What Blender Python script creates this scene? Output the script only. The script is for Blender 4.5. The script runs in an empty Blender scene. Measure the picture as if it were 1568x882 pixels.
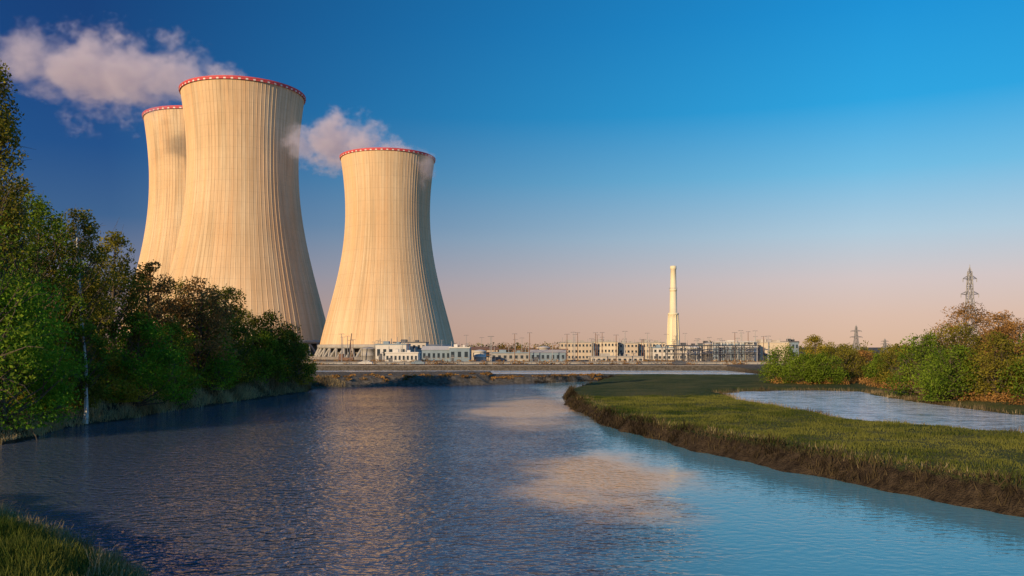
import bpy, math, numpy as np
from math import radians, sin, cos, pi
rng = np.random.default_rng(7)
S = bpy.context.scene
COL = S.collection
F = 1306.7; HZ = 533.0; CAMH = 8.0
def gx(px, d): return (px-784.0)/F*d          # bearing + distance -> easting

# ------------------------------------------------------------------ helpers
def link(o, parent=None):
    COL.objects.link(o)
    if parent is not None: o.parent = parent
    return o
def empty(name, loc=(0,0,0)):
    e = bpy.data.objects.new(name, None); e.location = loc; e.empty_display_size = 1
    return link(e)
def quads_obj(name, V, Fc, mats, midx=None, tone=None, parent=None, smooth=False, loc=(0,0,0)):
    V = np.asarray(V, dtype=np.float32).reshape(-1,3); Fc = np.asarray(Fc, dtype=np.int32).reshape(-1,4)
    me = bpy.data.meshes.new(name)
    me.vertices.add(len(V)); me.vertices.foreach_set('co', V.ravel())
    me.loops.add(Fc.size); me.loops.foreach_set('vertex_index', Fc.ravel())
    me.polygons.add(len(Fc)); me.polygons.foreach_set('loop_start', np.arange(0, Fc.size, 4, dtype=np.int32))
    for m in mats: me.materials.append(m)
    me.update(calc_edges=True)
    if midx is not None: me.polygons.foreach_set('material_index', np.asarray(midx, dtype=np.int32))
    me.polygons.foreach_set('use_smooth', np.full(len(Fc), smooth, dtype=bool))
    if tone is not None:
        a = me.attributes.new('tone', 'FLOAT', 'FACE'); a.data.foreach_set('value', np.asarray(tone, dtype=np.float32))
    me.update()
    o = bpy.data.objects.new(name, me); o.location = loc
    return link(o, parent)
BOXF = np.array([[0,3,2,1],[4,5,6,7],[0,1,5,4],[1,2,6,5],[2,3,7,6],[3,0,4,7]])
def boxes(name, L, mats, parent=None, midx=None, loc=(0,0,0)):
    """L: (x0,x1,y0,y1,z0,z1)"""
    V=[];Fc=[];M=[]
    for i,b in enumerate(L):
        x0,x1,y0,y1,z0,z1 = b[:6]
        V += [(x0,y0,z0),(x1,y0,z0),(x1,y1,z0),(x0,y1,z0),(x0,y0,z1),(x1,y0,z1),(x1,y1,z1),(x0,y1,z1)]
        Fc.append(BOXF+8*i); M += [b[6] if len(b)>6 else 0]*6
    return quads_obj(name, V, np.concatenate(Fc), mats, M, None, parent, False, loc)
def tubes(paths, n=6):
    Vs=[];Fs=[];off=0
    ang = np.arange(n)*2*pi/n
    for P,R in paths:
        P=np.asarray(P,float);R=np.asarray(R,float);k=len(P)
        T=np.gradient(P,axis=0); T/= np.linalg.norm(T,axis=1,keepdims=True)+1e-9
        if abs(T[0,2])>0.7: ref=np.tile([[1.,0,0]],(k,1))
        else: ref=np.tile([[0,0,1.]],(k,1))
        U=np.cross(T,ref); U/=np.linalg.norm(U,axis=1,keepdims=True)+1e-9
        W=np.cross(T,U)
        ring=P[:,None,:]+R[:,None,None]*(np.cos(ang)[None,:,None]*U[:,None,:]+np.sin(ang)[None,:,None]*W[:,None,:])
        Vs.append(ring.reshape(-1,3))
        i=np.arange(k-1)[:,None]*n; j=np.arange(n)[None,:]; j2=(j+1)%n
        Fs.append((np.stack([i+j,i+j2,i+n+j2,i+n+j],-1)).reshape(-1,4)+off)
        off+=k*n
    return np.concatenate(Vs), np.concatenate(Fs)
def beams(name, segs, mat, parent=None, n=4, loc=(0,0,0)):
    V,Fc=tubes([(np.array([a,b],float),[r,r2]) for a,b,r,r2 in segs], n)
    return quads_obj(name,V,Fc,[mat],None,None,parent,False,loc)
def lathe(name, prof, mats, n=24, parent=None, loc=(0,0,0), smooth=True, midx=None):
    ang=np.arange(n)*2*pi/n
    V=np.array([[(r*cos(a),r*sin(a),z) for a in ang] for r,z in prof]).reshape(-1,3)
    k=len(prof); i=np.arange(k-1)[:,None]*n; j=np.arange(n)[None,:]; j2=(j+1)%n
    Fc=np.stack([i+j,i+j2,i+n+j2,i+n+j],-1).reshape(-1,4)
    return quads_obj(name,V,Fc,mats,midx,None,parent,smooth,loc)
_G = rng.random((256,256))
def vnoise(x,y,s):
    x=np.asarray(x,float)/s+1000.3; y=np.asarray(y,float)/s+1000.7
    xi=np.floor(x).astype(int); yi=np.floor(y).astype(int); fx=x-xi; fy=y-yi
    fx=fx*fx*(3-2*fx); fy=fy*fy*(3-2*fy)
    g=lambda a,b:_G[a%256,b%256]
    return (g(xi,yi)*(1-fx)+g(xi+1,yi)*fx)*(1-fy)+(g(xi,yi+1)*(1-fx)+g(xi+1,yi+1)*fx)*fy-0.5
def sstep(a,b,x):
    t=np.clip((x-a)/(b-a),0,1); return t*t*(3-2*t)

# ------------------------------------------------------------------ materials
def newmat(name):
    m=bpy.data.materials.new(name); m.use_nodes=True
    nt=m.node_tree; return m,nt,nt.nodes['Principled BSDF'],nt.nodes['Material Output']
def N(nt,t,**kw):
    n=nt.nodes.new(t)
    for k,v in kw.items(): setattr(n,k,v)
    return n
def L(nt,a,b): nt.links.new(a,b)
def math_n(nt,op,a=None,b=None,c=None,clamp=False):
    n=N(nt,'ShaderNodeMath',operation=op); n.use_clamp=clamp
    for i,v in enumerate((a,b,c)):
        if v is None: continue
        if isinstance(v,(int,float)): n.inputs[i].default_value=v
        else: L(nt,v,n.inputs[i])
    return n.outputs[0]
def mixc(nt,f,a,b,mode='MIX'):
    n=N(nt,'ShaderNodeMix',data_type='RGBA',blend_type=mode)
    for s,v in ((n.inputs[0],f),(n.inputs[6],a),(n.inputs[7],b)):
        if isinstance(v,(int,float)): s.default_value=v
        elif isinstance(v,tuple): s.default_value=(*v[:3],1)
        else: L(nt,v,s)
    return n.outputs[2]
def noise(nt,vec,scale,detail=4,rough=0.55):
    n=N(nt,'ShaderNodeTexNoise'); n.inputs['Scale'].default_value=scale
    n.inputs['Detail'].default_value=detail; n.inputs['Roughness'].default_value=rough
    if vec is not None: L(nt,vec,n.inputs['Vector'])
    return n.outputs['Fac']
def ramp(nt,f,stops):
    n=N(nt,'ShaderNodeValToRGB'); cr=n.color_ramp
    while len(cr.elements)<len(stops): cr.elements.new(0.5)
    for e,(p,c) in zip(cr.elements,stops):
        e.position=p; e.color=(*c,1) if len(c)==3 else c
    L(nt,f,n.inputs[0]); return n.outputs[0]
def mrange(nt,v,a,b,c=0.,d=1.,smooth=False):
    n=N(nt,'ShaderNodeMapRange'); n.interpolation_type='SMOOTHSTEP' if smooth else 'LINEAR'
    L(nt,v,n.inputs[0])
    for i,x in zip((1,2,3,4),(a,b,c,d)): n.inputs[i].default_value=x
    return n.outputs[0]
def simple(name,c,rough=0.7,var=0.25,scale=0.6,metal=0.0,bump=0.0):
    m,nt,b,o=newmat(name)
    tc=N(nt,'ShaderNodeTexCoord'); f=noise(nt,tc.outputs['Object'],scale,4)
    f2=noise(nt,tc.outputs['Object'],scale*9,2)
    f=math_n(nt,'ADD',math_n(nt,'MULTIPLY',f,0.7),math_n(nt,'MULTIPLY',f2,0.3))
    f=mrange(nt,f,0.3,0.7)
    L(nt,mixc(nt,f,tuple(x*(1-var) for x in c),tuple(min(1,x*(1+var)) for x in c)),b.inputs['Base Color'])
    b.inputs['Roughness'].default_value=rough; b.inputs['Metallic'].default_value=metal
    return m
def leafmat(name,dark,light,trans=0.35):
    m,nt,b,o=newmat(name)
    nt.nodes.remove(b); d=N(nt,'ShaderNodeBsdfDiffuse')
    at=N(nt,'ShaderNodeAttribute',attribute_name='tone')
    c=mixc(nt,at.outputs['Fac'],dark,light)
    L(nt,c,d.inputs[0])
    t=N(nt,'ShaderNodeBsdfTranslucent'); L(nt,mixc(nt,1.0,c,(1.1,1.15,0.6),'MULTIPLY'),t.inputs[0])
    mx=N(nt,'ShaderNodeMixShader'); mx.inputs[0].default_value=trans
    L(nt,d.outputs[0],mx.inputs[1]); L(nt,t.outputs[0],mx.inputs[2]); L(nt,mx.outputs[0],o.inputs[0])
    return m
M_bark=simple('bark',(0.10,0.075,0.05),0.9,0.4,2.0)
M_birch=simple('birch_bark',(0.5,0.47,0.42),0.8,0.5,3.0)
M_green=leafmat('leaf_green',(0.040,0.085,0.012),(0.24,0.33,0.035))
M_bright=leafmat('leaf_bright',(0.05,0.13,0.016),(0.26,0.46,0.04),0.4)
M_olive=leafmat('leaf_olive',(0.050,0.062,0.012),(0.34,0.29,0.045))
M_brown=leafmat('leaf_brown',(0.10,0.055,0.022),(0.58,0.32,0.11))
M_yel=leafmat('leaf_yellow',(0.12,0.11,0.016),(0.54,0.42,0.05))
M_dark=leafmat('leaf_dark',(0.024,0.042,0.010),(0.15,0.18,0.03))
M_grass=leafmat('grass_blade',(0.04,0.070,0.014),(0.21,0.21,0.05))
M_dry=leafmat('dry_grass',(0.12,0.085,0.045),(0.55,0.43,0.25))
M_bankg=leafmat('bank_root_grass',(0.020,0.016,0.011),(0.13,0.098,0.055))
M_conc=simple('concrete',(0.36,0.34,0.31),0.85,0.25,0.4)
M_lightc=simple('light_render',(0.54,0.48,0.41),0.8,0.14,0.3)
M_white=simple('white_cladding',(0.62,0.59,0.54),0.6,0.12,0.3)
M_beige=simple('beige_render',(0.54,0.44,0.33),0.85,0.15,0.3)
M_cream=simple('cream_cladding',(0.66,0.55,0.40),0.7,0.1,0.2)
M_chim=simple('chimney_render',(0.80,0.70,0.48),0.7,0.08,0.1)
M_blueg=simple('blue_grey_cladding',(0.20,0.27,0.33),0.6,0.2,0.3)
M_darkg=simple('dark_grey_cladding',(0.08,0.085,0.10),0.6,0.25,0.4)
M_stone=simple('quay_stone',(0.24,0.21,0.18),0.9,0.35,0.5)
M_glass,nt_,b_,_=newmat('window_glass'); b_.inputs['Base Color'].default_value=(0.03,0.045,0.06,1); b_.inputs['Roughness'].default_value=0.12
M_steel=simple('galvanised_steel',(0.28,0.28,0.29),0.5,0.2,1.0,0.4)
M_rust=simple('rusty_steel',(0.20,0.11,0.07),0.8,0.3,1.0)
M_asph=simple('asphalt',(0.06,0.06,0.065),0.9,0.2,0.8)
M_red=simple('red_paint',(0.60,0.075,0.085),0.7,0.2,0.5)
M_wpaint=simple('white_paint',(0.8,0.66,0.60),0.7,0.08,0.5)
M_inner=simple('shell_interior',(0.18,0.16,0.14),0.9,0.2,0.1)

M_tower,nt,b,o=newmat('tower_concrete')
tc=N(nt,'ShaderNodeTexCoord'); sp=N(nt,'ShaderNodeSeparateXYZ'); L(nt,tc.outputs['Object'],sp.inputs[0])
cb=N(nt,'ShaderNodeCombineXYZ'); L(nt,sp.outputs[0],cb.inputs[0]); L(nt,sp.outputs[1],cb.inputs[1])
nm=N(nt,'ShaderNodeVectorMath',operation='NORMALIZE'); L(nt,cb.outputs[0],nm.inputs[0])
def angvec(s,zs):
    sc=N(nt,'ShaderNodeVectorMath',operation='SCALE'); L(nt,nm.outputs[0],sc.inputs[0]); sc.inputs['Scale'].default_value=s
    ad=N(nt,'ShaderNodeCombineXYZ'); L(nt,math_n(nt,'MULTIPLY',sp.outputs[2],zs),ad.inputs[2])
    av=N(nt,'ShaderNodeVectorMath',operation='ADD'); L(nt,sc.outputs[0],av.inputs[0]); L(nt,ad.outputs[0],av.inputs[1]); return av.outputs[0]
streak=noise(nt,angvec(26,0.02),1.0,5,0.65)
wide=noise(nt,angvec(5,0.012),1.0,3,0.5)
blot=noise(nt,tc.outputs['Object'],0.02,5,0.6)
fine=noise(nt,tc.outputs['Object'],0.5,4,0.6)
c1=mixc(nt,mrange(nt,streak,0.35,0.65),(0.60,0.44,0.27),(0.80,0.64,0.43))
c1=mixc(nt,mrange(nt,wide,0.4,0.65,0,0.55),c1,(0.88,0.55,0.29))
c2=mixc(nt,mrange(nt,blot,0.35,0.65),(0.82,0.77,0.71),(1.0,1.0,1.0))
c3=mixc(nt,0.9,c1,c2,'MULTIPLY')
c4=mixc(nt,mrange(nt,fine,0.3,0.7,0.0,0.16),c3,(0.42,0.32,0.22))
top_=noise(nt,angvec(14,0.03),1.0,4,0.6)
c4=mixc(nt,math_n(nt,'MULTIPLY',mrange(nt,top_,0.56,0.72,0,0.5),mrange(nt,sp.outputs[2],70,150,0.15,1)),c4,(0.22,0.17,0.13))
lift=math_n(nt,'FRACT',math_n(nt,'MULTIPLY',sp.outputs[2],1/6.0))
lf=math_n(nt,'LESS_THAN',lift,0.06)
c5=mixc(nt,math_n(nt,'MULTIPLY',lf,0.10),c4,(0.2,0.16,0.12))
L(nt,c5,b.inputs['Base Color']); b.inputs['Roughness'].default_value=0.9; b.inputs['Specular IOR Level'].default_value=0.2

# ------------------------------------------------------------------ water outlines (metres; z=0 is the river)
RIVER=np.array([(-12.4,29.0),(-15.5,32.3),(-18.6,35.4),(-22,39),(-26.5,43.2),(-33,46),(-45,50),(-60,54),(-64,60),(-60,66),(-50,69.5),(-42.3,70.3),
 (-43,77.5),(-44.9,85.7),(-42.9,96),(-43.2,107.8),(-41.7,120),(-39.9,135.8),(-37.5,156),(-40,170),(-25,180),(-11.8,183),(10,197),(27,212),
 (24,205),(11.5,156),(8.7,141),(7.9,113.6),(9.3,89),(12.4,75),(14.5,67),(16.9,60.4),(20,51),(22.7,44.5),(24.4,40.7),(27,33),(31,22),(40,0),(62,-90),(-50,-90),(-16,0),(-10,22)],float)
POND=np.array([(32,130.7),(31.4,109),(32,93.7),(33.3,84.4),(35.9,76),(38.8,70.8),(41,66),(48,60),(62,55),(80,52),(110,50),(112,70),(85,82),(62,86),(53.5,91),(53.5,97.7),(53.2,106.7),(54,120.5),(56.8,138),(51,143),(38.8,139)],float)
def sdist(x,y,P):
    x=np.asarray(x,float).ravel(); y=np.asarray(y,float).ravel()
    d=np.full(x.shape,1e9); ins=np.zeros(x.shape,bool); n=len(P)
    for i in range(n):
        ax,ay=P[i]; bx,by=P[(i+1)%n]; ex,ey=bx-ax,by-ay
        t=np.clip(((x-ax)*ex+(y-ay)*ey)/(ex*ex+ey*ey),0,1)
        d=np.minimum(d,(x-ax-t*ex)**2+(y-ay-t*ey)**2)
        c=((ay>y)!=(by>y))
        xi=ex*(y-ay)/(ey if ey!=0 else 1e-9)+ax
        ins^= c&(x<xi)
    d=np.sqrt(d); return np.where(ins,-d,d)
def ground(x,y):
    shp=np.shape(x); x=np.asarray(x,float).ravel(); y=np.asarray(y,float).ravel()
    rag=vnoise(x,y,3.0)*1.1+vnoise(x,y,1.1)*0.7+vnoise(x,y,9)*1.4
    sd=sdist(x,y,RIVER)+rag*0.8
    pd=sdist(x,y,POND)+rag*2.0
    right=sstep(-2,8,x)*(1-sstep(195,215,y))
    H=1.35+0*x
    H=np.where(x<-5,1.3+0.8*sstep(50,120,y),H)
    H=H+sstep(205,260,y)*(2.5-H)
    H=H+vnoise(x,y,14)*0.35*(1-sstep(205,230,y))+vnoise(x,y,3)*0.14+vnoise(x,y,0.9)*0.08
    w=1.1*right+(1-right)*3.0
    z=np.where(sd>0,0.15+(H-0.15)*sstep(0,1,np.clip(sd/w,0,1)),0.15+np.maximum(sd*0.9,-2.2))
    zp=np.where(pd>0,0.95+(z-0.95)*sstep(0,1,np.clip(pd/3.0,0,1)),0.95+np.maximum(pd*0.35,-0.7))
    z=np.where((pd<3.0)&(sd>1.5),zp,z)
    can=(x>-92)&(x<66)&(y>215.5)&(y<262); z=np.where(can,0.6,z)
    far=sstep(700,2500,np.hypot(x,y)); z=z+far*(vnoise(x,y,900)+0.3)*14
    return z.reshape(shp)
def gz(x,y): return float(ground(np.array([x]),np.array([y]))[0])

def axis(lo,hi,step,far0,far1):
    a=[lo];s=step
    while a[-1]>far0: s*=1.13; a.append(a[-1]-s)
    c=[hi];s=step
    while c[-1]<far1: s*=1.13; c.append(c[-1]+s)
    return np.array(a[::-1][:-1]+list(np.arange(lo,hi,step))+c)
X=axis(-93,95,0.5,-7000,7000); Y=axis(14,266,0.5,-2500,9000)
gxx,gyy=np.meshgrid(X,Y); Z=ground(gxx,gyy)
nx,ny=len(X),len(Y)
V=np.stack([gxx,gyy,Z],-1).reshape(-1,3)
i=np.arange(ny-1)[:,None]*nx; j=np.arange(nx-1)[None,:]
Fc=np.stack([i+j,i+j+1,i+nx+j+1,i+nx+j],-1).reshape(-1,4)
M_ground,nt,b,o=newmat('meadow_soil')
g=N(nt,'ShaderNodeNewGeometry'); sp=N(nt,'ShaderNodeSeparateXYZ'); L(nt,g.outputs['Position'],sp.inputs[0])
sn=N(nt,'ShaderNodeSeparateXYZ'); L(nt,g.outputs['Normal'],sn.inputs[0])
P=g.outputs['Position']
n1=noise(nt,P,0.12,4,0.6); n2=noise(nt,P,1.6,4,0.65); n3=noise(nt,P,9,2,0.6)
gr=mixc(nt,mrange(nt,n1,0.38,0.62),(0.05,0.085,0.018),(0.15,0.145,0.045))
gr=mixc(nt,mrange(nt,n2,0.45,0.75,0,0.7),gr,(0.17,0.14,0.06))
gr=mixc(nt,mrange(nt,n3,0.35,0.65),mixc(nt,1.0,gr,(0.55,0.55,0.5),'MULTIPLY'),gr)
soil=mixc(nt,mrange(nt,n2,0.35,0.65),(0.022,0.016,0.011),(0.075,0.055,0.035))
slope=mrange(nt,sn.outputs[2],0.96,0.80,0,1)
low=mrange(nt,sp.outputs[2],1.0,0.6,0,1)
f=math_n(nt,'MAXIMUM',slope,low)
col=mixc(nt,f,gr,soil)
diag=math_n(nt,'SUBTRACT',math_n(nt,'MULTIPLY',sp.outputs[1],0.6),sp.outputs[0])
farb=math_n(nt,'MULTIPLY',mrange(nt,diag,101,106,0,1),mrange(nt,sp.outputs[1],164,174,0,1))
farf=math_n(nt,'MAXIMUM',mrange(nt,sp.outputs[1],225,250,0,1),farb)
col=mixc(nt,farf,col,mixc(nt,mrange(nt,n2,0.35,0.65),(0.085,0.07,0.05),(0.20,0.175,0.14)))
L(nt,col,b.inputs['Base Color']); b.inputs['Roughness'].default_value=0.95; b.inputs['Specular IOR Level'].default_value=0.1
bp=N(nt,'ShaderNodeBump'); bp.inputs['Strength'].default_value=0.9; bp.inputs['Distance'].default_value=0.25
L(nt,math_n(nt,'ADD',n2,n3),bp.inputs['Height']); L(nt,bp.outputs[0],b.inputs['Normal'])
quads_obj('ground',V,Fc,[M_ground],smooth=True)

# ------------------------------------------------------------------ water
def water_mat(name,kind):
    m,nt,b,o=newmat(name)
    g=N(nt,'ShaderNodeNewGeometry'); P=g.outputs['Position']; sp=N(nt,'ShaderNodeSeparateXYZ'); L(nt,P,sp.inputs[0])
    mp=N(nt,'ShaderNodeMapping'); L(nt,P,mp.inputs[0]); mp.inputs['Scale'].default_value=(0.72,1.0,1); mp.inputs['Rotation'].default_value=(0,0,radians(12))
    w1=noise(nt,mp.outputs[0],1.25,2,0.5); w2=noise(nt,mp.outputs[0],3.4,2,0.6); w3=noise(nt,mp.outputs[0],0.2,2,0.5)
    w1=math_n(nt,'SUBTRACT',1.0,math_n(nt,'ABSOLUTE',math_n(nt,'MULTIPLY',math_n(nt,'SUBTRACT',w1,0.5),2.6)))
    h=math_n(nt,'ADD',math_n(nt,'MULTIPLY',w1,0.62),math_n(nt,'ADD',math_n(nt,'MULTIPLY',w2,0.32),math_n(nt,'MULTIPLY',w3,0.6)))
    bp=N(nt,'ShaderNodeBump'); bp.inputs['Distance'].default_value=0.29
    L(nt,h,bp.inputs['Height'])
    big=noise(nt,P,0.045,3,0.6)
    if kind=='river':
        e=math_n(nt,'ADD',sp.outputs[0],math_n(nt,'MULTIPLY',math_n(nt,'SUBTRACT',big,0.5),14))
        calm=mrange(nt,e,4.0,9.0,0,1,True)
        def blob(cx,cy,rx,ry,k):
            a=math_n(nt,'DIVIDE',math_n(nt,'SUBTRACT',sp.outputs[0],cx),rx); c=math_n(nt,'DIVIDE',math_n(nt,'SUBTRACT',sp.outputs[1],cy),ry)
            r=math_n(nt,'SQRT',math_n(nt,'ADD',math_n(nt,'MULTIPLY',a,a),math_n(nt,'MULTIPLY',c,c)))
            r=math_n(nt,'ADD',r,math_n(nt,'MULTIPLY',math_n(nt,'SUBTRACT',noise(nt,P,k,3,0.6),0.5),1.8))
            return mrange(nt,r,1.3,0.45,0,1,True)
        warm_refl=math_n(nt,'MAXIMUM',blob(5.6,53,5.0,13,0.12),blob(2.5,112,7,30,0.08))  # mask for the warm reflection painted on the river
        stren=math_n(nt,'SUBTRACT',0.60,math_n(nt,'MULTIPLY',math_n(nt,'MAXIMUM',calm,math_n(nt,'MULTIPLY',warm_refl,0.6)),0.50))
        gust=mrange(nt,noise(nt,mp.outputs[0],0.07,3,0.6),0.35,0.65,0.65,1.15)
        L(nt,math_n(nt,'MULTIPLY',stren,gust),bp.inputs['Strength'])
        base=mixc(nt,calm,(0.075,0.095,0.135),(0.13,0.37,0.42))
        base=mixc(nt,warm_refl,base,(0.98,0.56,0.23))  # golden reflection painted into the base colour
        L(nt,math_n(nt,'SUBTRACT',0.62,math_n(nt,'MULTIPLY',warm_refl,0.5)),b.inputs['Specular IOR Level'])
    else:
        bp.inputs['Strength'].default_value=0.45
        base=mixc(nt,mrange(nt,noise(nt,mp.outputs[0],0.5,4,0.65),0.36,0.54),(0.28,0.40,0.50),(0.82,0.92,0.98))  # bright sky reflection on the ripples painted into the base colour
    L(nt,base,b.inputs['Base Color']); b.inputs['Roughness'].default_value=0.05; b.inputs['IOR'].default_value=1.33
    L(nt,bp.outputs[0],b.inputs['Normal'])
    return m
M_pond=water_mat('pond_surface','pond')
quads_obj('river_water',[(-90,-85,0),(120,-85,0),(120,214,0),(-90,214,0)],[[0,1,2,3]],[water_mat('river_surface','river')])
pc=POND.mean(0); pe=pc+(POND-pc)*1.04
me=bpy.data.meshes.new('pond_water'); me.from_pydata([(x,y,0.9) for x,y in pe],[],[list(range(len(pe)))]); me.materials.append(M_pond)
link(bpy.data.objects.new('pond_water',me))
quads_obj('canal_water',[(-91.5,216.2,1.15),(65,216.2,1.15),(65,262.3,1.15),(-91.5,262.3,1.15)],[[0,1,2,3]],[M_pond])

# ------------------------------------------------------------------ cooling towers
ZP=np.array([5.4,31.6,46.6,57.9,76.6,95.4,114,133,151.6])-2.5
RP=np.array([52.5,45.8,42.3,39.3,35.0,32.6,31.9,33.0,35.2])
pf=np.polyfit(ZP,RP,4)
def cooling_tower(px,d,scale,rs):
    x=gx(px,d); e=empty('cooling_tower',(x,d,2.5))
    Ht=150.6*scale; zb=8.0*scale; k=70; nr=96; n=nr*5
    zz=np.linspace(zb,Ht,k); rr=np.polyval(pf,zz/scale)*rs*scale
    a=np.concatenate([[ (i+f)/nr*2*pi for f in (0.09,0.35,0.62,0.88,0.98)] for i in range(nr)])
    add=np.tile([0,0,0,0.0,0.15],nr)*scale
    R=rr[:,None]+add[None,:]
    V=np.stack([R*np.cos(a),R*np.sin(a),np.repeat(zz[:,None],n,1)],-1).reshape(-1,3)
    i=np.arange(k-1)[:,None]*n; j=np.arange(n)[None,:]; j2=(j+1)%n
    Fc=np.stack([i+j,i+j2,i+n+j2,i+n+j],-1).reshape(-1,4)
    quads_obj('shell',V,Fc,[M_tower],parent=e)
    lathe('inner_shell',[(rr[0]-1.0,zb)]+[(r-0.6,z) for r,z in zip(rr[::6],zz[::6])]+[(rr[-1]-0.6,Ht),(rr[-1]+0.2,Ht+0.02)],[M_inner],96,e)
    lathe('base_ring_beam',[(rr[0]-1,zb-0.05),(rr[0]+0.9,zb-0.05),(rr[0]+0.9,zb+1.6),(rr[0]+0.1,zb+1.8)],[M_conc],96,e)
    ns=84; r0=rr[-1]; q=scale
    prof=[(r0+0.3*q,Ht-1.15*q),(r0+0.7*q,Ht-1.1*q),(r0+0.7*q,Ht-0.3*q),(r0+0.9*q,Ht-0.25*q),(r0+0.9*q,Ht+0.55*q),(r0+0.4*q,Ht+0.6*q),(r0-0.6,Ht+0.4*q)]
    mi=[]
    for row in range(len(prof)-1):
        for s in range(ns*2): mi.append(1 if (row in(0,1) and s%3==0) else 0)
    lathe('painted_rim',prof,[M_red,M_wpaint],ns*2,e,smooth=False,midx=mi)
    segs=[];nl=44
    rb=rr[0]+4.5*scale
    for q in range(nl):
        a0=q/nl*2*pi
        for s in (-1,1):
            a1=a0+s*pi/nl
            segs.append(((rb*cos(a0),rb*sin(a0),-0.5),(rr[0]*cos(a1),rr[0]*sin(a1),zb+0.3),0.55,0.55))
    beams('inlet_columns',segs,M_conc,e,6)
    lathe('basin_wall',[(rb+3,-1),(rb+3,1.4),(rb+2.4,1.4),(rb+2.4,-1)],[M_stone],96,e)
    lathe('fill_pack',[(rr[0]-6,-0.5),(rr[0]-6,zb+1)],[M_inner],64,e)
cooling_tower(373,490,1.0,0.955)
cooling_tower(306,680,1.237,0.94)
cooling_tower(594,440,0.683,0.985)

# ------------------------------------------------------------------ steam
def steam(name,ox,oy,oz,u0,u1,ctrl,dens,wisp=1.0,nscale=0.05,seed=0.0,wind=(-0.94,0.34)):
    ang=math.atan2(wind[1],wind[0])
    c=np.array(ctrl,float); us=np.linspace(u0,u1,24)
    zc=np.interp(us,c[:,0],c[:,1]); Rc=np.interp(us,c[:,0],c[:,2])
    Vt,Ft=tubes([(np.stack([us,us*0,zc],-1),Rc*1.5+1)],16)
    vl=[tuple(v) for v in Vt]; fl=[tuple(int(q) for q in f) for f in Ft]
    fl.append(tuple(range(15,-1,-1))); fl.append(tuple(range(len(vl)-16,len(vl))))
    me=bpy.data.meshes.new(name); me.from_pydata(vl,[],fl)
    m=bpy.data.materials.new(name); m.use_nodes=True; nt=m.node_tree
    for q in list(nt.nodes): nt.nodes.remove(q)
    out=N(nt,'ShaderNodeOutputMaterial'); tc=N(nt,'ShaderNodeTexCoord'); sp=N(nt,'ShaderNodeSeparateXYZ'); L(nt,tc.outputs['Object'],sp.inputs[0])
    t=mrange(nt,sp.outputs[0],u0,u1)
    def curve(col,lo,hi):
        f=N(nt,'ShaderNodeFloatCurve'); cv=f.mapping.curves[0]
        pts=[((r[0]-u0)/(u1-u0),(r[col]-lo)/(hi-lo)) for r in ctrl]
        while len(cv.points)<len(pts): cv.points.new(0.5,0.5)
        for p,q in zip(cv.points,pts): p.location=q
        f.mapping.update(); L(nt,t,f.inputs['Value'])
        return math_n(nt,'MULTIPLY_ADD',f.outputs[0],hi-lo,lo)
    zcn=curve(1,-60,80); Rn=curve(2,0,60); Dn=curve(3,0,1)
    dz=math_n(nt,'SUBTRACT',sp.outputs[2],zcn)
    r=math_n(nt,'DIVIDE',math_n(nt,'SQRT',math_n(nt,'ADD',math_n(nt,'MULTIPLY',sp.outputs[1],sp.outputs[1]),math_n(nt,'MULTIPLY',dz,dz))),Rn)
    mp=N(nt,'ShaderNodeMapping'); L(nt,tc.outputs['Object'],mp.inputs[0]); mp.inputs['Location'].default_value=(seed,seed*1.7,seed); mp.inputs['Scale'].default_value=(0.8,1,1.1)
    nn=noise(nt,mp.outputs[0],nscale,4,0.66)
    v=math_n(nt,'ADD',math_n(nt,'SUBTRACT',0.90,r),math_n(nt,'MULTIPLY',math_n(nt,'SUBTRACT',nn,0.5),wisp*3.8))
    v=mrange(nt,v,0.0,0.9,0,1,True)
    v=math_n(nt,'MULTIPLY',math_n(nt,'MULTIPLY',v,Dn),dens)
    vol=N(nt,'ShaderNodeVolumePrincipled'); vol.inputs['Color'].default_value=(0.96,0.90,0.95,1)
    L(nt,v,vol.inputs['Density']); vol.inputs['Anisotropy'].default_value=0.0
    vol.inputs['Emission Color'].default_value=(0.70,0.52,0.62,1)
    L(nt,math_n(nt,'MULTIPLY',v,0.20),vol.inputs['Emission Strength'])  # added pink glow in place of light scattered inside the steam
    L(nt,vol.outputs[0],out.inputs['Volume'])
    me.materials.append(m)
    ob=bpy.data.objects.new(name,me); ob.location=(ox,oy,oz); ob.rotation_euler=(0,0,ang); link(ob)
steam('steam_plume',gx(373,490),490,153,-25,210,[(-25,-20,16,0.5),(0,-10,22,1),(20,6,21,1),(45,18,20,1),(75,21,22,1),(110,21,28,0.85),(145,33,23,0.65),(210,42,15,0.0)],0.095,1.0,0.05,3.0)
steam('steam_plume',gx(594,440),440,105,-26,66,[(-26,-9,8,0.4),(-12,-4,11,0.9),(0,2,14,1),(17,9,14,1),(34,12,16,1),(50,14,15,0.85),(66,16,11,0.0)],0.15,1.0,0.08,14.0,(-0.85,0.53))

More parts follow.
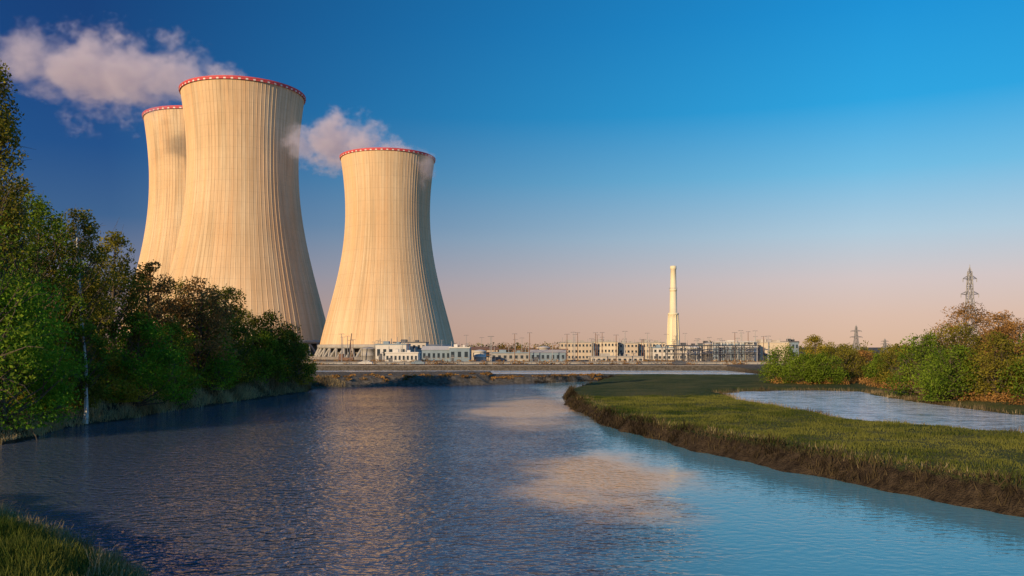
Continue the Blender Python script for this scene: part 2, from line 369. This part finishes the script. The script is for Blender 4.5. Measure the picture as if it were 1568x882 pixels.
# ------------------------------------------------------------------ trees
SHAPES={
 'oval':lambda t: np.sin(pi*np.clip(t,0.02,0.99)**0.85)**0.6,
 'spire':lambda t: (1-t)**0.75*np.clip(t*5,0,1)**0.5+0.05,
 'round':lambda t: np.sqrt(np.clip(1-(2*t-0.85)**2/1.4,0.02,1)),
 'bush':lambda t: np.sqrt(np.clip(1-t**2.2,0.01,1)),
}
def tree(name,x,y,h,R,shape,leafm,nleaf=7000,lsize=0.32,t0=0.2,barkm=None,nclump=None,lean=0,clr=0.28,seed=None):
    r=np.random.default_rng(seed if seed is not None else int(abs(x*13+y*7))*3+1)
    z0=gz(x,y)-0.15; barkm=barkm or M_bark
    nclump=nclump or int(46+h*2.2)
    tt=r.random(nclump)**0.9; ang=r.random(nclump)*2*pi
    rad=R*SHAPES[shape](tt)*(0.35+0.70*np.sqrt(r.random(nclump)))*(1+0.22*np.sin(ang*3+r.random()*6))
    cz=h*(t0+(1-t0)*tt*0.97)
    C=np.stack([rad*np.cos(ang)+lean*cz,rad*np.sin(ang),cz],-1)
    cs=R*clr*(0.55+0.9*r.random(nclump))*np.clip(1.25-0.55*tt,0.5,1.2)
    k=9; tz=np.linspace(0,h*0.93,k); wob=np.cumsum(r.normal(0,h*0.006,(k,2)),0); wob[0]=0
    tr=np.stack([wob[:,0]+lean*tz,wob[:,1],tz],-1); r0=0.016*h+0.04; trr=r0*(1-tz/(h*0.97))**0.8+0.02; trr[0]*=1.35
    paths=[(tr,trr)]
    for q in range(nclump):
        zb=max(h*t0*0.55,C[q,2]-rad[q]*(0.6+0.5*r.random())-0.05*h); zb=min(zb,h*0.88)
        bx=np.interp(zb,tz,tr[:,0]); by=np.interp(zb,tz,tr[:,1]); br=np.interp(zb,tz,trr)*0.45
        p0=np.array([bx,by,zb]); p3=C[q]; mid=p0*0.45+p3*0.55+np.array([0,0,-0.06*h*0.3])+r.normal(0,0.05*R,3)
        paths.append((np.array([p0,p0*0.72+mid*0.28+[0,0,.1],mid,p3]),[br,br*0.75,br*0.5,0.015]))
        for s in range(2):
            e=p3+r.normal(0,1,3)*cs[q]*0.9; paths.append((np.array([mid*0.4+p3*0.6,(p3+e)/2,e]),[br*0.35,br*0.22,0.01]))
    Vt,Ft=tubes(paths,5)
    pw=cs**2; pw/=pw.sum(); ci=r.choice(nclump,nleaf,p=pw)
    dirs=r.normal(0,1,(nleaf,3)); dirs/=np.linalg.norm(dirs,axis=1,keepdims=True)
    P=C[ci]+dirs*(cs[ci]*np.cbrt(r.random(nleaf))*1.15)[:,None]*np.array([1,1,0.8])+r.normal(0,0.12,(nleaf,3))*cs[ci][:,None]
    P[:,2]=np.maximum(P[:,2],0.15)
    U=r.normal(0,1,(nleaf,3)); U/=np.linalg.norm(U,axis=1,keepdims=True); W=np.cross(U,r.normal(0,1,(nleaf,3))); W/=np.linalg.norm(W,axis=1,keepdims=True)
    sz=lsize*(0.5+0.9*r.random(nleaf)); U*=sz[:,None]*0.55; W*=sz[:,None]*0.36
    Vl=np.stack([P-U,P-W*0.9+U*0.1,P+U,P+W*0.9+U*0.1],1).reshape(-1,3)
    Fl=np.arange(nleaf*4).reshape(-1,4)+len(Vt)
    ct=r.random(nclump); tone=np.clip(0.62*ct[ci]+0.38*r.random(nleaf),0,1)
    V=np.concatenate([Vt,Vl]); Fc=np.concatenate([Ft,Fl])
    bi=np.full(len(Ft),2); bi[:(k-1)*5]=0
    mi=np.concatenate([bi,np.ones(nleaf,int)])
    tn=np.concatenate([np.zeros(len(Ft)),tone])
    return quads_obj(name,V,Fc,[barkm,leafm,M_bark],mi,tn,loc=(x,y,z0))
def T(name,px,d,topy,rpx,shape,mat,nleaf=7000,**kw):
    x=gx(px,d); h=CAMH+(HZ-topy)/F*d-gz(x,d); return tree(name,x,d,h,rpx/F*d,shape,mat,nleaf,**kw)
T('poplar_tree',-10,80,84,74,'spire',M_olive,22000,t0=0.10,clr=0.26,nclump=210,lsize=0.28)
T('alder_tree',8,76,420,92,'bush',M_bright,19000,t0=0.03,lsize=0.24)
T('alder_tree',-60,72,280,90,'oval',M_green,7000,t0=0.1)
T('ash_tree',62,90,300,66,'oval',M_green,14000,t0=0.1,lsize=0.28)
T('ash_tree',22,100,262,66,'oval',M_olive,12000,t0=0.12)
T('birch_tree',122,94,312,44,'oval',M_olive,11500,t0=0.2,barkm=M_birch,lsize=0.26)
T('birch_tree',130,89,480,26,'oval',M_green,3500,t0=0.35,barkm=M_birch,lsize=0.26)
T('ash_tree',178,102,352,46,'oval',M_olive,10000,t0=0.12)
T('ash_tree',95,112,328,66,'oval',M_olive,10000,t0=0.12)
T('oak_tree',150,122,388,70,'round',M_dark,8000,t0=0.1)
T('maple_tree',232,113,398,34,'oval',M_brown,7000,t0=0.2)
T('willow_tree',212,101,482,56,'bush',M_bright,14000,t0=0.05,lsize=0.24)
T('willow_tree',262,112,496,40,'bush',M_green,9000,t0=0.05,lsize=0.25)
T('ash_tree',262,135,428,50,'round',M_olive,8500,t0=0.1)
T('maple_tree',305,122,426,46,'round',M_brown,8500,t0=0.25)
T('oak_tree',300,128,455,62,'round',M_green,9500,t0=0.1)
T('oak_tree',342,133,436,38,'round',M_olive,8500,t0=0.12)
T('willow_tree',318,124,492,42,'bush',M_bright,8000,t0=0.05,lsize=0.25)
T('hawthorn_tree',352,137,515,34,'bush',M_yel,5500,t0=0.05,lsize=0.25)
T('oak_tree',378,148,472,34,'round',M_olive,8500,t0=0.1)
T('alder_tree',415,150,478,42,'bush',M_dark,10000,t0=0.05)
T('alder_tree',396,145,506,36,'bush',M_green,7500,t0=0.05)
T('hawthorn_tree',457,160,520,24,'bush',M_yel,5000,t0=0.05)
T('hawthorn_tree',445,158,505,22,'bush',M_olive,5000,t0=0.05)
T('alder_tree',60,84,515,46,'bush',M_bright,9000,t0=0.04,lsize=0.26)
T('alder_tree',105,90,540,40,'bush',M_olive,7000,t0=0.04,lsize=0.26)
T('alder_tree',165,98,535,36,'bush',M_yel,7000,t0=0.04,lsize=0.26)
RT=[('willow_tree',1202,166,530,34,'bush',M_green),('willow_tree',1248,172,513,28,'bush',M_yel),('alder_tree',1232,160,543,32,'bush',M_green),
('alder_tree',1290,170,527,30,'bush',M_olive),('hawthorn_tree',1320,178,538,26,'bush',M_brown),('alder_tree',1350,165,540,24,'bush',M_green),
('willow_tree',1262,158,540,26,'bush',M_green),('alder_tree',1378,150,526,30,'bush',M_olive),
('willow_tree',1412,122,508,42,'bush',M_green),('alder_tree',1462,128,496,44,'round',M_olive),('maple_tree',1482,140,466,42,'round',M_brown),
('willow_tree',1455,112,524,44,'bush',M_green),('maple_tree',1532,132,478,36,'round',M_brown),('willow_tree',1525,108,512,44,'bush',M_olive),
('maple_tree',1560,118,490,44,'round',M_brown),('willow_tree',1590,104,504,50,'bush',M_green),('alder_tree',1630,112,498,60,'round',M_olive)]
for nme,px,d,ty,rp,sh,mt in RT: T(nme,px,d,ty,rp,sh,mt,7500,t0=0.06 if sh=='bush' else 0.15,lsize=0.26)

def mass(name,spots,leafm,per,lsize):
    r=np.random.default_rng(len(spots)+5); Vs=[];tn=[]
    for x,y,z,R,h in spots:
        n=per; d=r.normal(0,1,(n,3)); d/=np.linalg.norm(d,axis=1,keepdims=True); d[:,2]=np.abs(d[:,2])
        P=np.array([x,y,z])+d*(np.cbrt(r.random(n)))[:,None]*np.array([R,R,h])
        U=r.normal(0,1,(n,3)); U/=np.linalg.norm(U,axis=1,keepdims=True); W=np.cross(U,r.normal(0,1,(n,3))); W/=np.linalg.norm(W,axis=1,keepdims=True)
        s=lsize*(0.5+r.random(n)); U*=s[:,None]*.5; W*=s[:,None]*.35
        Vs.append(np.stack([P-U,P-W,P+U,P+W],1).reshape(-1,3)); tn.append(np.clip(r.random()*0.6+0.4*r.random(n),0,1))
    V=np.concatenate(Vs); quads_obj(name,V,np.arange(len(V)).reshape(-1,4),[leafm],None,np.concatenate(tn))
sp_=[]
for q in range(330):
    t=rng.random(); y=72+t*88; xb=np.interp(y,[70,86,96,108,120,136,156],[-43,-45.5,-43.5,-43.8,-42.5,-40.6,-38.5]); x=xb-2.6-rng.random()**1.5*22
    sp_.append((x,y,gz(x,y)-0.1,0.9+rng.random()*1.4,0.8+rng.random()*2.0))
mass('undergrowth_shrubs',sp_,M_olive,150,0.26)
sp_=[]
for q in range(150):
    px=1180+rng.random()*450; d=np.interp(px,[1180,1330,1380,1460,1568,1640],[160,152,132,110,98,94])+rng.random()*16; x=gx(px,d)
    sp_.append((x,d,gz(x,d)-0.1,0.8+rng.random()*1.2,0.6+rng.random()*1.2))
mass('riverside_shrubs',sp_,M_brown,130,0.24)
def belt(name,d0,d1,px0,px1,n,h0,h1,mat,per,ls):
    s=[]
    for q in range(n):
        d=d0+rng.random()*(d1-d0); px=px0+rng.random()*(px1-px0); x=gx(px,d); h=h0+rng.random()*(h1-h0); s.append((x,d,gz(x,d)-0.3,h*0.7,h))
    mass(name,s,mat,per,ls)
belt('distant_tree_belt',900,1300,-200,1800,330,7,14,M_olive,90,1.8)
belt('plant_tree_belt',450,500,690,1020,80,5,10,M_brown,130,0.7)
belt('plant_tree_belt',330,420,1225,1500,60,4,8,M_olive,130,0.7)

# ------------------------------------------------------------------ grasses
def blades(name,x,y,h,w,mat,lean=0.35,tonebias=0.0):
    n=len(x); z=ground(x,y)-0.03
    a=rng.random(n)*2*pi; w=w*(0.6+0.8*rng.random(n)); h=h*(0.45+0.9*rng.random(n))*(1+1.4*vnoise(x,y,1.7))
    dx=np.cos(a)*w; dy=np.sin(a)*w; lx=rng.normal(0,lean,n)*h; ly=rng.normal(0,lean,n)*h
    b=np.stack([x,y,z],-1); t=b+np.stack([lx,ly,h],-1); s=np.stack([dx,dy,0*dx],-1)
    V=np.stack([b-s,b+s,t+s*0.15,t-s*0.15],1).reshape(-1,3)
    tn=np.clip(vnoise(x,y,2.5)+vnoise(x,y,11)*0.9+0.5+rng.normal(0,0.2,n)+tonebias,0,1)
    return quads_obj(name,V,np.arange(4*n).reshape(-1,4),[mat],None,tn)
def land_pts(n,x0,x1,y0,y1,lo,hi):
    x=x0+rng.random(n)*(x1-x0); y=y0+rng.random(n)*(y1-y0); sd=sdist(x,y,RIVER); pdm=sdist(x,y,POND)
    k=(sd>lo)&(sd<hi)&(pdm>0.8); return x[k],y[k]
x,y=land_pts(130000,-34,-8,18,46,0.3,14); blades('foreground_grass',x,y,0.34,0.022,M_grass)
x,y=land_pts(90000,-34,-8,22,47,-0.1,1.6); blades('foreground_dry_grass',x,y,0.45,0.018,M_dry)
x,y=land_pts(300000,5,60,30,205,-0.15,1.2); blades('river_bank_grass',x,y,0.48,0.035,M_bankg)
x,y=land_pts(300000,5,60,32,120,0.9,30); blades('meadow_grass',x,y,0.15,0.03,M_grass)
x,y=land_pts(30000,5,60,32,120,0.7,2.6); blades('meadow_edge_tussocks',x,y,0.36,0.025,M_dry,tonebias=-0.2)
x,y=land_pts(180000,-70,-34,66,175,-0.1,2.6); blades('left_bank_grass',x,y,0.75,0.04,M_dry)
x=30+rng.random(140000)*70; y=50+rng.random(140000)*100; pdm=sdist(x,y,POND); k=(pdm>-0.5)&(pdm<1.4); blades('pond_edge_reeds',x[k],y[k],0.42,0.03,M_dry,tonebias=-0.2)

# ------------------------------------------------------------------ far bank works
def strip_wall(name,x0,x1,y,z0,z1,t,mat):
    e=empty(name,(0,0,0)); L_=[(x0,x1,y,y+t,z0,z1),(x0-0.1,x1+0.1,y-0.15,y+t+0.15,z1+0.003,z1+0.2)]
    x=x0+3
    while x<x1: L_.append((x,x+0.35,y-0.25,y-0.003,z0,z1-0.01)); x+=6
    boxes('wall_panels',L_,[mat],e)
strip_wall('quay_wall',-92,66,215,0.0,0.95,0.8,M_stone)
strip_wall('quay_wall',-92,66,262.4,0.4,2.5,0.6,M_stone)
boxes('weir_sill',[(-91,64.8,237,237.8,0.5,1.22)],[M_stone])
boxes('service_road',[(-140,140,268,275,2.0,2.66)],[M_asph])
strip_wall('flood_wall',-130,125,290,2.0,3.1,0.5,M_conc)
def fence(name,x0,x1,y,z,h,step,mat):
    segs=[]; x=x0
    while x<=x1: segs.append(((x,y,z),(x,y,z+h),0.05,0.05)); x+=step
    for q in (0.35,0.7,1.0): segs.append(((x0,y,z+h*q),(x1,y,z+h*q),0.035,0.035))
    beams(name,segs,mat)
fence('guard_rail',-90,64,262.8,2.7,1.1,3,M_darkg)
fence('perimeter_fence',-130,130,305,2.4,2.4,4,M_steel)
sp_=[]
for q in range(320):
    sp_.append((-100+rng.random()*220,rng.uniform(277,330),2.4,0.8+rng.random()*2,0.5+rng.random()*1.3))
mass('plant_ground_scrub',sp_,M_brown,60,0.4)
sp_=[]
for q in range(110):
    t=rng.random(); x=-40+t*62; y=np.interp(x,[-40,-25,-12,10,27],[172,182,185,199,212])+rng.random()*5; sp_.append((x,y,gz(x,y)-.1,.5+rng.random()*.8,.2+rng.random()*.4))
mass('revetment_scrub',sp_,M_brown,60,0.3)

# ------------------------------------------------------------------ buildings
def hall(name,px0,px1,d,topy,depth,wall,roof,floors=1,nw=8,gable=0.0,win=True,doors=1):
    x0,x1=gx(px0,d),gx(px1,d); zt=CAMH+(HZ-topy)/F*d; zb=2.2; e=empty(name,((x0+x1)/2,d,zb)); w=x1-x0; h=zt-zb
    boxes('walls',[(-w/2,w/2,0,depth,0,h)],[wall],e)
    if gable>0:
        V=[(-w/2-.3,-.3,h+.01),(w/2+.3,-.3,h+.01),(w/2+.3,depth+.3,h+.01),(-w/2-.3,depth+.3,h+.01),(-w/2-.3,depth/2,h+gable),(w/2+.3,depth/2,h+gable)]
        quads_obj('roof',V+[V[4],V[5]],[[0,1,5,4],[2,3,4,5],[0,4,6,3],[1,2,7,5]],[roof],parent=e)
    else:
        boxes('roof',[(-w/2-.2,w/2+.2,-.2,depth+.2,h+.003,h+.45),(-w*.3,-w*.12,depth*.3,depth*.6,h+.453,h+1.5),(w*.15,w*.25,depth*.2,depth*.5,h+.453,h+1.2)],[roof],e)
        beams('roof_vents',[((w*q,depth*.4,h+.4),(w*q,depth*.4,h+1.2+abs(sin(q*40))*1.6),.14,.12) for q in (-.42,-.05,.08,.38)],M_steel,e,6)
    W=[];Fr=[]
    if win:
        fh=h/floors; cw=w/nw
        for f in range(floors):
            for q in range(nw):
                a=-w/2+(q+.25)*cw; c=-w/2+(q+.75)*cw; z0=f*fh+fh*.38; z1=f*fh+fh*.76
                W.append((a,c,-.04,.05,z0,z1)); Fr.append((a-.1,c+.1,-.14,-.045,z0-.18,z0-.003))
        for f in range(floors):
            for q in range(3):
                y0=depth*(q+.25)/3; W.append((-w/2-.04,-w/2+.05,y0,y0+depth*.16,f*fh+fh*.4,f*fh+fh*.8))
        boxes('windows',W,[M_glass],e); boxes('sills',Fr,[M_conc],e)
    D=[(-w*.4+q*w*.3,-w*.4+q*w*.3+min(3.5,w*.12),-.08,.04,0,min(3.6,h*.55)) for q in range(doors)]
    boxes('doors',D,[M_darkg],e)
    return e
hall('white_turbine_hall',575,622,345,528,14,M_white,M_blueg,1,5)
hall('white_control_building',602,652,362,525,12,M_lightc,M_darkg,2,7)
hall('grey_workshop',646,690,335,536,10,M_blueg,M_white,1,6,gable=1.6)
hall('white_pump_house',688,719,330,533,9,M_blueg,M_white,1,3)
hall('site_office',590,640,318,541,7,M_white,M_white,1,8)
hall('brick_workshop',722,762,380,536,10,M_beige,M_rust,1,4,gable=1.5)
hall('low_warehouse',752,812,360,541,12,M_conc,M_blueg,1,7)
hall('grey_shed',812,866,345,540,10,M_blueg,M_lightc,1,7,gable=1.2)
for q,(a,c_,ty) in enumerate([(858,907,525),(909,946,524),(948,977,526),(979,1019,525)]):
    hall('long_factory_block',a,c_,400+q*5,ty,12,M_beige if q%2==0 else M_cream,M_conc,3,max(5,(c_-a)//5))
hall('process_building',1000,1035,385,533,12,M_white,M_blueg,2,5)
hall('process_building',1040,1075,370,530,12,M_lightc,M_darkg,2,6)
hall('blue_boiler_house',1078,1100,375,527,12,M_blueg,M_darkg,3,4)
hall('process_building',1104,1168,378,526,12,M_blueg,M_white,2,9)
hall('cream_storage_hall',1164,1212,355,525,26,M_cream,M_lightc,1,1,win=False,doors=2)
hall('grey_annex',1212,1223,352,524,14,M_blueg,M_darkg,2,2)
hall('low_warehouse',905,985,340,547,10,M_lightc,M_conc,1,10)
def rack(name,px0,px1,d,z1,step,mat):
    x0,x1=gx(px0,d),gx(px1,d); segs=[];x=x0;zb=2.3
    while x<=x1:
        for yy in (d,d+4): segs.append(((x,yy,zb),(x,yy,z1),.16,.16))
        segs.append(((x,d,z1),(x,d+4,z1),.14,.14)); segs.append(((x,d,zb),(min(x+step,x1),d,z1),.06,.06)); x+=step
    for zz in (zb+(z1-zb)*.5,zb+(z1-zb)*.75,z1):
        for yy in (d-.2,d+1.5,d+3): segs.append(((x0,yy,zz),(x1,yy,zz),.2,.2))
    beams(name,segs,mat)
rack('pipe_rack',1022,1165,340,9.0,3.4,M_darkg); rack('pipe_rack',1095,1160,346,10.5,2.6,M_white); rack('pipe_rack',730,870,370,7.5,4,M_rust)
def tank(name,px,d,r,h,mat):
    lathe(name,[(0.01,h+r*.25),(r*.6,h+r*.17),(r,h),(r+.1,h-.02),(r+.1,h-.3),(r,h-.32),(r,h*.5),(r+.08,h*.5-.02),(r+.08,h*.5-.2),(r,h*.5-.22),(r,0)][::-1],[mat],28,loc=(gx(px,d),d,2.3))
for px,d,r,h,m in [(1062,350,2.6,6,M_white),(1084,352,2.0,7.5,M_lightc),(832,372,3,6,M_lightc),(735,350,2.5,4.5,M_white),(564,350,3,5.5,M_conc),(1150,350,2.2,8,M_white)]: tank('storage_tank',px,d,r,h,m)
for q in range(76):
    px=rng.uniform(700,1180) if q<62 else rng.uniform(520,700); d=rng.uniform(330,390); top=CAMH+(HZ-rng.uniform(506,527))/F*d; x=gx(px,d)
    e=empty('lighting_mast',(x,d,2.3)); hh=top-2.3
    beams('pole',[((0,0,0),(0,0,hh),.19,.11)],M_steel if q%3 else M_rust,e,6); beams('arm',[((-.9,0,hh),(.9,0,hh+.05),.06,.06)],M_steel,e)
    boxes('lamp_heads',[(-1.1,-.6,-.15,.15,hh-.12,hh-.06),(.6,1.1,-.15,.15,hh-.12,hh-.06)],[M_darkg],e)
e=empty('mobile_crane',(gx(530,340),340,2.4))
boxes('chassis',[(-3,3,-1.2,1.2,.7,1.8),(-2.8,-1,-1,1,1.81,3.3)],[M_rust],e)
beams('boom',[((1,0,1.8),(2.2,0,11.5),.3,.15)],M_darkg,e,4)
Vw,Fw=tubes([(np.array([(x,-1.3,.5),(x,1.3,.5)],float),[.5,.5]) for x in(-2.2,-.7,.9,2.3)],10); quads_obj('wheels',Vw,Fw,[M_asph],parent=e)
def car(x,y,mat):
    e=empty('parked_car',(x,y,2.67))
    pr=[(-2.2,.35),(-2.15,.85),(-1.3,.98),(-.7,1.45),(.8,1.45),(1.4,1.0),(2.1,.88),(2.2,.35)]
    V=[(a,s*.85*(0.85 if z>1.2 else 1),z) for s in(-1,1) for a,z in pr]; n=len(pr)
    me=bpy.data.meshes.new('body'); me.from_pydata(V,[],[tuple(range(n)),tuple(range(2*n-1,n-1,-1))]+[(i,i+n,(i+1)%n+n,(i+1)%n) for i in range(n)]); me.materials.append(mat)
    link(bpy.data.objects.new('body',me),e)
    boxes('windows',[(-.95,1.05,-.80,.80,1.03,1.36)],[M_glass],e)
    Vw,Fw=tubes([(np.array([(q,s*.62,.33),(q,s*.88,.33)],float),[.33,.33]) for q in(-1.35,1.35) for s in(-1,1)],12); quads_obj('wheels',Vw,Fw,[M_asph],parent=e)
for px,m in ((560,M_white),(640,M_blueg),(1040,M_darkg)): car(gx(px,271),271,m)

e=empty('chimney_stack',(gx(1031,600),600,2.2))
lathe('shaft',[(4.6,0),(4.0,12),(3.5,26),(3.4,29),(3.8,29.2),(3.8,30.4),(2.6,30.6),(2.4,45),(2.3,46),(2.6,46.1),(2.6,47),(2.2,47.2),(1.9,61),(2.2,61.2),(2.2,63.5),(1.7,63.6),(1.5,60)],[M_chim],32,e)
segs=[((4.7*cos(a),4.7*sin(a),0),(3.5*cos(a),3.5*sin(a),29),.35,.3) for a in np.arange(10)*2*pi/10]
beams('buttress_ribs',segs,M_chim,e,4)
segs=[((2.9*cos(a),2.9*sin(a),47.2),(2.9*cos(a),2.9*sin(a),48.3),.06,.06) for a in np.arange(16)*2*pi/16]
beams('gallery_railing',segs,M_steel,e)

def pylon(px,d,topy,bw,tw,arms,r):
    x=gx(px,d); zb=gz(x,d)-.2; h=CAMH+(HZ-topy)/F*d-zb; e=empty('electricity_pylon',(x,d,zb)); segs=[]
    nb=9; zs=h*(1-(1-np.linspace(0,1,nb+1))**1.25)*.93
    wf=lambda z: (bw+(tw-bw)*min(1,z/(h*.62)))/2 if z<h*.62 else tw/2*(1-.6*(z-h*.62)/(h*.38))
    cs=[(-1,-1),(1,-1),(1,1),(-1,1)]
    for k in range(nb):
        z0,z1=zs[k],zs[k+1]; w0,w1=wf(z0),wf(z1)
        for q in range(4):
            a,b2=cs[q],cs[(q+1)%4]
            segs.append(((a[0]*w0,a[1]*w0,z0),(a[0]*w1,a[1]*w1,z1),r,r))
            segs.append(((a[0]*w0,a[1]*w0,z0),(b2[0]*w1,b2[1]*w1,z1),r*.6,r*.6)); segs.append(((b2[0]*w0,b2[1]*w0,z0),(a[0]*w1,a[1]*w1,z1),r*.6,r*.6))
            segs.append(((a[0]*w1,a[1]*w1,z1),(b2[0]*w1,b2[1]*w1,z1),r*.6,r*.6))
    segs.append(((0,0,zs[-1]),(0,0,h),r*1.3,r*.6)); w=wf(zs[-1])
    for a in cs: segs.append(((a[0]*w,a[1]*w,zs[-1]),(0,0,h*.975),r*.7,r*.7))
    beams('lattice_tower',segs,M_steel,e)
    segs=[]
    for zf,wd in arms:
        z=h*zf; w=wf(z)
        for s in(-1,1):
            for yy in(-w,w): segs.append(((s*w,yy,z),(s*wd,0,z+.1),r*.8,r*.6)); segs.append(((s*w,yy,z+h*.03),(s*wd,0,z+.15),r*.6,r*.5))
            segs.append(((s*wd,0,z+.1),(s*wd,0,z-h*.03),r*.9,r*.9))
    beams('cross_arms',segs,M_steel,e)
pylon(1485,250,405,4.4,1.7,[(.55,2.2),(.71,2.6),(.86,2.0)],.13)
pylon(1311,500,497,4.0,1.6,[(.62,3.6),(.8,3.2)],.17)
pylon(1355,900,518,5,2,[(.62,4.6),(.8,4)],.25)

# ------------------------------------------------------------------ sky and sun
w=bpy.data.worlds.new('World'); S.world=w; w.use_nodes=True; nt=w.node_tree; bg=nt.nodes['Background']; bg.inputs['Strength'].default_value=0.1
SAZ=38; SEL=15
sky=N(nt,'ShaderNodeTexSky'); sky.sky_type='NISHITA'; sky.sun_disc=False; sky.sun_elevation=radians(SEL); sky.sun_rotation=radians(180+SAZ)
tc=N(nt,'ShaderNodeTexCoord'); sp=N(nt,'ShaderNodeSeparateXYZ'); L(nt,tc.outputs['Generated'],sp.inputs[0])
def s2l(c): return tuple((x/255/12.92 if x/255<=0.04045 else ((x/255+.055)/1.055)**2.4) for x in c)
fz=mrange(nt,sp.outputs[2],0.0,0.5)
LR=[(0.0,(162,128,118)),(0.08,(152,129,130)),(0.17,(114,118,142)),(0.28,(52,92,140)),(0.42,(14,74,136)),(0.56,(2,64,128)),(0.75,(0,54,114)),(1.0,(0,46,100))]
RR=[(0.0,(222,184,156)),(0.07,(220,188,172)),(0.15,(212,196,196)),(0.25,(176,202,220)),(0.38,(110,188,228)),(0.52,(28,164,226)),(0.70,(0,146,216)),(1.0,(0,120,192))]
ca=ramp(nt,fz,[(p,s2l(c)) for p,c in LR]); cb_=ramp(nt,fz,[(p,s2l(c)) for p,c in RR])
fx=mrange(nt,sp.outputs[0],-0.42,0.38)
grad=mixc(nt,fx,ca,cb_)
sc=N(nt,'ShaderNodeVectorMath',operation='SCALE'); L(nt,grad,sc.inputs[0]); sc.inputs['Scale'].default_value=10
L(nt,mixc(nt,0.93,sky.outputs[0],sc.outputs[0]),bg.inputs['Color'])
sl=bpy.data.lights.new('sun','SUN'); sl.energy=5; sl.angle=radians(0.5); sl.color=(1.0,0.74,0.45)
so=bpy.data.objects.new('sun',sl); link(so)
from mathutils import Vector
sv=Vector((-sin(radians(SAZ))*cos(radians(SEL)),-cos(radians(SAZ))*cos(radians(SEL)),sin(radians(SEL))))
so.rotation_euler=(-sv).to_track_quat('-Z','Y').to_euler(); so.location=sv*300

# ------------------------------------------------------------------ camera
cam=bpy.data.cameras.new('camera'); cam.lens=30; cam.sensor_width=36; cam.shift_y=92/1568; cam.clip_end=20000; cam.clip_start=0.5
co=bpy.data.objects.new('camera',cam); co.location=(0,0,CAMH); co.rotation_euler=(radians(90),0,0); link(co); S.camera=co
S.view_settings.view_transform='Standard'; S.view_settings.look='None'; S.view_settings.exposure=0
